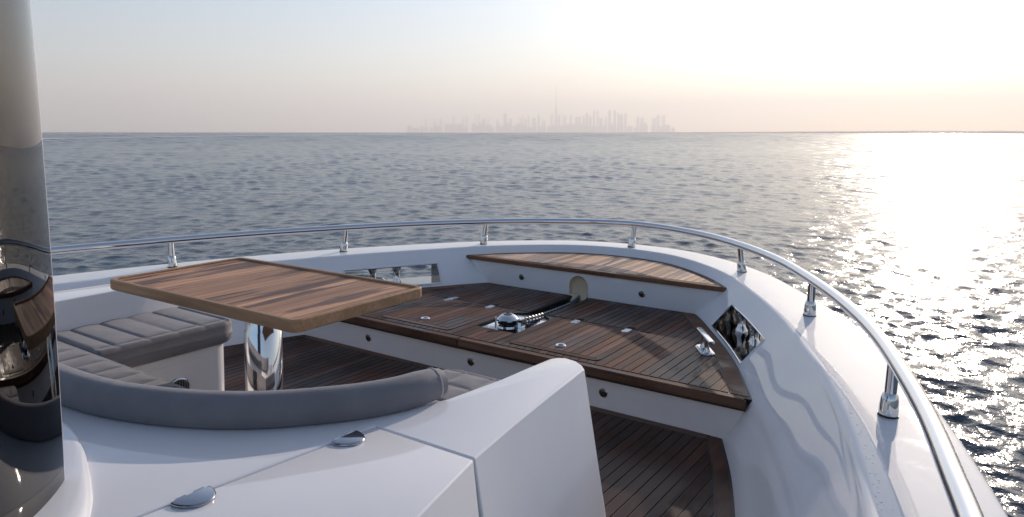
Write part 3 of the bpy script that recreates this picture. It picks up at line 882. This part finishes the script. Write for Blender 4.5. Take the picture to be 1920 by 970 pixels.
# ------------------------------------------------------------------ moulded coaming round the lounge
CREASE = [(1.885, 2.941), (1.935, 2.55), (1.985, 2.20), (2.034, 1.908), (2.132, 1.505), (2.225, 1.10), (2.31, .6), (2.37, 0.), (2.40, -.6)]
INNER_U = [(1.669, 2.975), (1.655, 2.80), (1.645, 2.60), (1.602, 2.27), (1.50, 2.02), (1.33, 1.80), (1.13, 1.615), (.965, 1.525), (.788, 1.455), (.607, 1.405), (.382, 1.378), (.15, 1.37), (0, 1.37)]
FRONT = [(1.690, 3.015), (1.724, 3.035), (1.79, 3.022), (1.845, 2.985)]
SEAM_X0, SEAM_Y0, SEAM_X1, SEAM_Y1 = 1.558, 1.895, 1.459, 1.031
def flare_prism(poly, z0, z1, flare, bev, mat, name, parent, o=(0, 0, 0)):
    bm = bmesh.new()
    n = len(poly); A = np.array(poly)
    top = [bm.verts.new((x - o[0], y - o[1], z1 - o[2])) for x, y in poly]
    bot = [bm.verts.new((x + fx - o[0], y + fy - o[1], z0 - o[2])) for (x, y), (fx, fy) in zip(poly, flare)]
    ft = bm.faces.new(top); bm.faces.new(bot[::-1])
    for i in range(n): bm.faces.new((top[i], bot[i], bot[(i + 1) % n], top[(i + 1) % n]))
    bmesh.ops.recalc_face_normals(bm, faces=bm.faces)
    ed = [e for e in ft.edges] + [e for e in bm.edges if (e.verts[0] in top) != (e.verts[1] in top) and e.calc_face_angle() > R(28)]
    bmesh.ops.bevel(bm, geom=list(set(ed)), offset=bev, segments=4, profile=.5, affect='EDGES', clamp_overlap=True)
    ob = bm_obj(name, bm, mat, parent, True, 25)
    return ob
def build_coaming():
    o = (1.9, 2.94, LOWZ)
    root = empty("coaming", o); tag(root, "white moulded coaming wrapping the lounge, with a rounded block end and hinged locker lid", "coaming")
    yc = lambda y: float(np.interp(-y, [-p[1] for p in CREASE], [p[0] for p in CREASE]))
    # starboard block and the rest of the U, leaving out the locker lid
    g = .0035
    outer_s = FRONT + [p for p in CREASE if p[1] > SEAM_Y0] + [(yc(SEAM_Y0 + g), SEAM_Y0 + g)]
    seam = [(SEAM_X0 - g, SEAM_Y0 + g), (SEAM_X1 - g, SEAM_Y1), (1.27, -.6)]
    port_outer = [(-x, y) for x, y in (FRONT + CREASE)][::-1]
    inner_port = [(-1.672, 2.975), (-1.665, 2.6), (-1.655, 2.2), (-1.64, 1.85), (-1.60, 1.66), (-1.50, 1.54), (-1.33, 1.475), (-1.1, 1.44), (-.788, 1.41), (-.5, 1.385), (-.25, 1.372)]
    poly = outer_s + seam + port_outer + inner_port + INNER_U[::-1]
    def fl(p):
        x, y = p
        if y > 2.93 and abs(x) > 1.66: return (.07 * (1 if x > 0 else -1), .13)
        for q in CREASE:
            if abs(abs(x) - q[0]) < .02 and abs(y - q[1]) < .02: return (.11 * (1 if x > 0 else -1), .05)
        if abs(x - yc(SEAM_Y0)) < .02 and abs(y - SEAM_Y0) < .02: return (.11, .0)
        return (0, 0)
    flare_prism(poly, LOWZ - .01, COA, [fl(p) for p in poly], .022, M_GEL, "body", root, o)
    lid = [(SEAM_X0 + g, SEAM_Y0 - g), (SEAM_X1 + g, SEAM_Y1), (1.277, -.6), (2.40, -.6)] + [p for p in CREASE[::-1] if p[1] < SEAM_Y0][1:] + [(yc(SEAM_Y0 - g), SEAM_Y0 - g)]
    flare_prism(lid, LOWZ - .01, COA, [(.11, 0) if abs(p[0] - yc(p[1])) < .03 else (0, 0) for p in lid], .008, M_GEL, "locker_lid", root, o)
    # half oval chrome lid hinges
    for y, L in ((1.752, .128), (1.19, .132)):
        x = np.interp(y, [SEAM_Y1, SEAM_Y0], [SEAM_X1, SEAM_X0]) 
        rows = []
        for s, hz_ in ((1.0, .001), (1.0, .006), (.97, .0085), (.92, .010)):
            rows.append([(x - o[0] + .002 + .084 * s * math.sin(q), y - o[1] - L / 2 * s * math.cos(q), COA - o[2] + hz_) for q in np.linspace(0, math.pi, 17)])
        V, F = ngrid(rows); m_ = len(rows[0])
        F.append(tuple((len(rows) - 1) * m_ + k for k in range(m_)))
        F += [tuple([i * m_, (i + 1) * m_, (i + 1) * m_ + m_ - 1, i * m_ + m_ - 1]) for i in range(len(rows) - 1)]
        h = mesh("lid_hinge", V, F, M_HINGE, root, True, 40)
        for dy in (-.03, .03):
            MB().tube([(x - o[0] - .004, y - o[1] + dy - .016, COA - o[2] + .004), (x - o[0] - .004, y - o[1] + dy + .016, COA - o[2] + .004)], .007, 8).obj("knuckle", M_CHROME_R, h)
build_coaming()

# ------------------------------------------------------------------ lounge sofa
SEATZ = 3.268
def cushion(parent, x0, x1, y0, y1, open_edges, seams, welts, thick=.152, rc=.10, round_c=()):
    """quilted seat cushion; seams = ('x'|'y', value), edges listed in open_edges fall off rounded"""
    nx = int((x1 - x0) / .014) + 2; ny = int((y1 - y0) / .014) + 2
    X = np.linspace(x0, x1, nx); Y = np.linspace(y0, y1, ny)
    XX, YY = np.meshgrid(X, Y, indexing='ij')
    PX, PY = XX.copy(), YY.copy()
    for cxs, cys in round_c:                       # rounded plan corners: +1/-1 signs
        ex = x1 if cxs > 0 else x0; ey = y1 if cys > 0 else y0
        u = np.clip(1 - np.abs(XX - ex) / rc, 0, 1); v = np.clip(1 - np.abs(YY - ey) / rc, 0, 1)
        m = (u > 0) & (v > 0)
        # square to disc mapping of the corner patch
        du = u * np.sqrt(1 - v * v / 2); dv = v * np.sqrt(1 - u * u / 2)
        PX = np.where(m, ex - cxs * rc * (1 - du), PX); PY = np.where(m, ey - cys * rc * (1 - dv), PY)
    d = np.full_like(XX, 9.0)
    if 'x1' in open_edges: d = np.minimum(d, x1 - XX)
    if 'x0' in open_edges: d = np.minimum(d, XX - x0)
    if 'y1' in open_edges: d = np.minimum(d, y1 - YY)
    if 'y0' in open_edges: d = np.minimum(d, YY - y0)
    r = .030
    q = np.clip(d / r, 0, 1); Z = SEATZ - r * (1 - np.sqrt(1 - (1 - q) ** 2))
    sd = np.full_like(XX, 9.0)
    for ax, v in seams + welts:
        sd = np.minimum(sd, np.abs((XX if ax == 'x' else YY) - v))
    inside = np.ones_like(XX)
    puff = .011 * (1 - np.exp(-sd / .040)) - .006 * np.exp(-(sd / .006) ** 2)
    Z = Z + (puff - .005) * np.clip(d / .05, .0, 1)
    rows = [[(PX[i, j], PY[i, j], Z[i, j]) for j in range(ny)] for i in range(nx)]
    V, F = ngrid(rows)
    # skirt
    loop = [(i, 0) for i in range(nx)] + [(nx - 1, j) for j in range(1, ny)] + [(i, ny - 1) for i in range(nx - 2, -1, -1)] + [(0, j) for j in range(ny - 2, 0, -1)]
    k = len(V); n = len(loop); idx = [i * ny + j for i, j in loop]
    for dz, sh in ((-.05, .0), (-thick * .55, .004), (-thick + .02, 0.0), (-thick, -.016)):
        for (i, j) in loop:
            cxm, cym = (x0 + x1) / 2, (y0 + y1) / 2
            ox = (1 if PX[i, j] > cxm else -1) * sh; oy = (1 if PY[i, j] > cym else -1) * sh
            V.append((PX[i, j] + ox, PY[i, j] + oy, SEATZ - r + dz if dz > -.06 else SEATZ + dz))
    prev = idx
    for L in range(4):
        cur = [k + L * n + q_ for q_ in range(n)]
        F += [(prev[q_], prev[(q_ + 1) % n], cur[(q_ + 1) % n], cur[q_]) for q_ in range(n)]
        prev = cur
    F.append(tuple(prev))
    o = mesh("seat_cushion", [(a - SO[0], b - SO[1], c - SO[2]) for a, b, c in V], F, M_FAB, parent)
    bm = bmesh.new(); bm.from_mesh(o.data); bmesh.ops.recalc_face_normals(bm, faces=bm.faces); bm.to_mesh(o.data); bm.free()
    o.data.shade_smooth(); o.data.set_sharp_from_angle(angle=R(60))
    return o
SO = (0, 1.4, LOWZ)
def build_sofa():
    root = empty("lounge_sofa", SO); tag(root, "U shaped built in sofa with quilted grey cushions and a rounded bolster backrest", "sofa")
    P = .190
    IN, BK, FR, AF = .962, 1.662, 3.005, 2.045
    ys = [('y', AF + P * (k + .75)) for k in range(5)]
    cushion(root, -BK, -IN, AF + .002, FR, ('x1', 'y1', 'y0'), ys, [('x', -IN - .085)], round_c=((1, 1),), rc=.115)
    cushion(root, IN - .05, BK, AF + .002, FR + .085, ('x0', 'y1', 'y0'), [('x', 1.064), ('x', 1.262), ('x', 1.46)], [('y', 3.045), ('y', 2.857), ('y', 2.66), ('y', 2.46), ('y', 2.26)], round_c=((-1, 1),), rc=.115)
    xs = [('x', -.978 + P * k) for k in range(-4, 14)]
    cushion(root, -BK, BK, 1.40, AF, ('y1',), xs, [('y', AF - .03)], rc=.1)
    # base of the seats
    mb = MB(); b = .032; z0, z1 = LOWZ - SO[2], SEATZ - .156 - SO[2]
    def rp(x0, x1, y0, y1, r, corners):
        out = []
        for X, Y, a0, key in ((x1, y0, -90, (1, -1)), (x1, y1, 0, (1, 1)), (x0, y1, 90, (-1, 1)), (x0, y0, 180, (-1, -1))):
            if key in corners:
                cx, cy_ = X - key[0] * r, Y - key[1] * r
                out += [(cx + r * math.cos(R(a0 + 90 * q / 6)), cy_ + r * math.sin(R(a0 + 90 * q / 6))) for q in range(7)]
            else: out.append((X, Y))
        return [(x - SO[0], y - SO[1]) for x, y in out]
    mb.prism(rp(-BK, -IN - b, 1.6, FR - .055, .10, ((1, 1),)), z0, z1)
    mb.prism(rp(IN - .05 + b, BK, 1.6, FR + .03, .10, ((-1, 1),)), z0, z1)
    mb.prism(rp(-IN - b + .002, IN - .05 + b - .002, 1.6, AF - b - .02, .05, ()), z0, z1 - .001)
    mb.obj("base", M_GEL, root, bevel=.004)
    # drawer front let into the port base
    MB().box(-IN - b - .002, -IN - b + .006, 2.22 - SO[1], 2.80 - SO[1], z0 + .05, z1 - .055).obj("locker_front", M_GEL, root, bevel=.003)
    # bolster backrest on the coaming
    B = [(1.605, 2.285), (1.561, 2.06), (1.49, 1.915), (1.386, 1.775), (1.257, 1.635), (1.13, 1.535), (.965, 1.442), (.788, 1.370), (.607, 1.318), (.382, 1.288), (.15, 1.278), (-.1, 1.278), (-.38, 1.284), (-.607, 1.300), (-.788, 1.322), (-.965, 1.345), (-1.13, 1.372)]
    C = spline(B, 90, 1); T = np.gradient(C, axis=0); T /= np.hypot(T[:, 0], T[:, 1])[:, None]
    Nn = np.stack([T[:, 1], -T[:, 0]], 1)          # towards the seat (travel runs aft from the starboard end)
    prof = [(.012, .004), (.003, .022), (-.002, .050), (.004, .080), (.020, .106), (.046, .122), (.078, .126), (.108, .116), (.130, .092), (.138, .055), (.136, .01), (.13, -.06)]
    rows = []
    m = len(C)
    for i in range(m):
        e = min(i, m - 1 - i); s = 1.0 if e > 3 else (.78, .90, .96, .99)[e]
        if abs(i - 40) < 1 or abs(i - 62) < 1: s = .975
        cz = .055; cw = .068
        rows.append([(C[i, 0] + Nn[i, 0] * (cw + (w_ - cw) * s) - SO[0], C[i, 1] + Nn[i, 1] * (cw + (w_ - cw) * s) - SO[1], COA + cz + (z - cz) * s - SO[2]) for w_, z in prof])
    V, F = ngrid(rows); n = len(prof)
    F.append(tuple(range(n))); F.append(tuple((m - 1) * n + k for k in range(n))[::-1])
    o = mesh("backrest", V, F, M_FAB, root)
    bm = bmesh.new(); bm.from_mesh(o.data); bmesh.ops.recalc_face_normals(bm, faces=bm.faces); bm.to_mesh(o.data); bm.free()
    o.data.shade_smooth(); o.data.set_sharp_from_angle(angle=R(50))
    MB().tube(rows[1][:10], .0042, 6).obj("piping", M_WELT, o)
build_sofa()

def build_speaker():
    root = empty("speaker", (-.988, 2.560, 2.885)); tag(root, "round dark speaker grille in the white base of the port seat", "speaker")
    def disc(prof, nm, mat):
        o = MB().lathe(prof, seg=24).obj(nm, mat, root); o.rotation_euler = (0, R(90), 0); return o
    disc([(.078, -.004), (.078, .006), (.068, .011)], "rim", M_HINGE)
    disc([(.066, .0112), (.04, .016), (.004, .017)], "grille", M_DARK)
    for k in range(-3, 4):
        h = math.sqrt(max(.0, .063 ** 2 - (.018 * k) ** 2))
        MB().box(.0165, .020, .018 * k - .003, .018 * k + .003, -h, h).obj("bar", M_CHROME_R, root)
build_speaker()

# ------------------------------------------------------------------ table
def build_table():
    cx, cy_ = -.055, 2.560; o = (cx, cy_, LOWZ)
    root = empty("table", o); tag(root, "teak topped dining table with raised edge on a thick chrome column", "table")
    a, b = .858, .460; t0, t1 = TABZ - .064 - LOWZ, TABZ - LOWZ
    def rr(a, b, r, n=8):
        P = []
        for X, Y, a0 in ((a - r, -b + r, -90), (a - r, b - r, 0), (-a + r, b - r, 90), (-a + r, -b + r, 180)):
            for q in range(n): t = R(a0 + 90 * q / (n - 1)); P.append((X + r * math.cos(t), Y + r * math.sin(t)))
        return P
    rot = R(.9)
    def ro(p): return (p[0] * math.cos(rot) - p[1] * math.sin(rot), p[0] * math.sin(rot) + p[1] * math.cos(rot))
    MB().prism([ro(p) for p in rr(a - .004, b - .004, .05)], t0, t1 - .022).obj("underframe", M_TABX, root, bevel=.006, segs=3)
    # edge: a frame with a fiddle standing a little proud of the boards
    out, inn = rr(a, b, .055), rr(a - .030, b - .030, .03)
    rows = []
    for P, z in ((out, t0 + .012), (out, t1 - .006)): rows.append([(*ro(p), z) for p in P])
    rows.append([(*ro(p), t1) for p in rr(a - .006, b - .006, .05)])
    rows.append([(*ro(p), t1) for p in rr(a - .025, b - .025, .032)])
    rows.append([(*ro(p), t1 - .005) for p in inn]); rows.append([(*ro(p), t1 - .020) for p in inn])
    V, F = ngrid(rows, False, True)
    mesh("edge_frame", V, F, M_TABX, root, True, 40)
    n = 26; xs = np.linspace(-a + .030, a - .030, n + 1)
    for x0, x1 in zip(xs[:-1], xs[1:]):
        p = [ro(q) for q in [(x0 + .0012, -b + .030), (x1 - .0012, -b + .030), (x1 - .0012, b - .030), (x0 + .0012, b - .030)]]
        plank(root, p, t1 - .012, M_TABT, .012)
    MB().lathe([(.107, .012), (.107, .80), (.10, .81), (.10, t0 - .02)], seg=48).obj("column", M_CHROME, root)
    MB().lathe([(.17, .0), (.17, .008), (.155, .014), (.11, .018)], seg=40).obj("floor_flange", M_CHROME, root)
    MB().lathe([(.15, t0 - .024), (.15, t0 - .001)], seg=32).obj("top_plate", M_CHROME_R, root)
def table_material():
    m, nt, b = new_mat("table_teak")
    v = scaled(nt, (46, 1.6, 10), "Object"); g = N(nt, "ShaderNodeNewGeometry")
    oi = N(nt, "ShaderNodeObjectInfo")
    mp = N(nt, "ShaderNodeMapping"); mp.inputs["Scale"].default_value = (52, 1.7, 8); nt.links.new(g.outputs["Position"], mp.inputs[0])
    grain = noise(nt, 1.0, 6, .68, mp.outputs[0])
    c = mix(nt, ramp(nt, grain, [(.3, 0.), (.72, 1.)]), (.35, .165, .088), (.68, .375, .215))
    hv = N(nt, "ShaderNodeHueSaturation"); rr = N(nt, "ShaderNodeMapRange"); nt.links.new(oi.outputs["Random"], rr.inputs[0]); sock(rr, 3, .68); sock(rr, 4, 1.22)
    nt.links.new(rr.outputs[0], hv.inputs["Value"]); nt.links.new(c, hv.inputs["Color"])
    # soaked streaks running with the grain
    mp2 = N(nt, "ShaderNodeMapping"); mp2.inputs["Scale"].default_value = (8.5, .85, 1); mp2.inputs["Location"].default_value = (.35, .2, 0); nt.links.new(g.outputs["Position"], mp2.inputs[0])
    st_ = noise(nt, 1.0, 5, .6, mp2.outputs[0])
    wn = ramp(nt, st_, [(.50, 0.), (.58, 1.)])
    c2 = mix(nt, mathn(nt, 'MULTIPLY', wn, .85), hv.outputs[0], (.075, .026, .017))
    pud = ramp(nt, noise(nt, 1.0, 4, .6, mp2.outputs[0]), [(.70, 0.), (.74, 1.)])
    nt.links.new(c2, b.inputs["Base Color"])
    rg = N(nt, "ShaderNodeMapRange"); nt.links.new(wn, rg.inputs[0]); sock(rg, 3, .5); sock(rg, 4, .45)
    nt.links.new(rg.outputs[0], b.inputs["Roughness"])
    sock(b, "Specular IOR Level", .20)
    nt.links.new(pud, b.inputs["Coat Weight"]); sock(b, "Coat Roughness", .06)
    bump(nt, b, grain, .4, .0012)
    return m
M_TABT = table_material()
M_TABX = teak_material("table_edge_teak", (.34, .185, .092), (.50, .30, .165), wet=.05, dark=.7, axis='X')
build_table()

# ------------------------------------------------------------------ curved windscreen and its base
def build_windscreen():
    c0, l, Rr = np.array([.506, .183]), np.array([.036, -.066]), 1.006
    o = (1.1, .99, COA)
    root = empty("windscreen", o); tag(root, "tall curved dark mirror tinted windscreen standing on the white coaming", "windscreen")
    m, nt, b = new_mat("tinted_mirror_glass")
    b.inputs["Base Color"].default_value = (.080, .078, .080, 1); sock(b, "Metallic", 1.0); sock(b, "Roughness", .012)
    rows_o, rows_i, edge = [], [], []
    zs = np.linspace(COA + .022, 5.75, 26)
    for z in zs:
        a1 = R(53.4 + (z - COA) * 8.6); a0 = R(-55)
        c = c0 + l * (z - COA)
        th = np.linspace(a1, a0, 72)
        rows_o.append([(c[0] + Rr * math.cos(t) - o[0], c[1] + Rr * math.sin(t) - o[1], z - o[2]) for t in th])
        rows_i.append([(c[0] + (Rr - .014) * math.cos(t) - o[0], c[1] + (Rr - .014) * math.sin(t) - o[1], z - o[2]) for t in th])
    V, F = ngrid(rows_o); mb = MB().add(V, F); V, F = ngrid(rows_i); mb.add(V, [f[::-1] for f in F])
    g = mb.obj("glass", m, root, smooth=True, angle=60)
    # polished edge of the pane
    e = [[rows_o[i][0], tuple(np.array(rows_o[i][0]) + np.array([-.006, .004, 0])), rows_i[i][0]] for i in range(len(zs))]
    V, F = ngrid(e)
    mesh("glass_edge", V, F, simple("glass_edge", (.48, .44, .50), .25, coat=.5), root, True, 60)
    # white moulded foot the glass stands in
    rows = []
    for t in np.linspace(R(150), R(-55), 150):
        d = float(np.interp(math.degrees(t), [0, 30, 42, 53, 60, 69, 84], [.20, .185, .139, .075, .046, .028, .022]))
        prof = [(-.09, .0), (-.085, .020), (-.05, .0265), (.0, .0275), (d * .55, .0272), (d * .80, .024), (d * .94, .014), (d, .0)]
        rows.append([(c0[0] + (Rr + dr) * math.cos(t) - o[0], c0[1] + (Rr + dr) * math.sin(t) - o[1], dz) for dr, dz in prof])
    V, F = ngrid(rows)
    mesh("foot", V, F, M_GEL, root, True, 60)
build_windscreen()

# ------------------------------------------------------------------ beads of water left on the gelcoat
def build_drops():
    V, F = [], []
    def drop_(p, r, h):
        k = len(V); n = 6; ph = random.random() * 6
        for ring, (rr, hh) in enumerate(((1.0, 0.), (.80, .62), (.35, .96))):
            for q in range(n):
                t = ph + 2 * math.pi * q / n
                V.append((p[0] + r * rr * math.cos(t), p[1] + r * rr * math.sin(t), p[2] + h * hh))
        V.append((p[0], p[1], p[2] + h))
        for a in range(2):
            for q in range(n): F.append((k + a * n + q, k + a * n + (q + 1) % n, k + (a + 1) * n + (q + 1) % n, k + (a + 1) * n + q))
        for q in range(n): F.append((k + 2 * n + q, k + 2 * n + (q + 1) % n, k + 3 * n))
    # on the starboard cap, thickest along its inner edge
    for _ in range(900):
        i = int(500 + 80 + rng.random() * 330); c, n = INNER[i], NRM[i]
        band = .05 + .22 * abs(math.sin(i * .013)) ; w_ = -.025 - abs(rng.normal(0, band * .55))
        if w_ < -cap_w(c[1]) + .05: continue
        drop_((c[0] + n[0] * w_, c[1] + n[1] * w_, 3.3008), rng.uniform(.002, .005), rng.uniform(.0005, .0010))
    m, nt, b = new_mat("water_bead")
    b.inputs["Base Color"].default_value = (.70, .70, .72, 1); sock(b, "Roughness", .04); sock(b, "Specular IOR Level", .6); sock(b, "Coat Weight", 1.0)
    o = mesh("water_droplets", V, F, m, None, True)
    tag(o, "beads of water scattered over the white gelcoat surfaces", kind="stuff")
build_drops()
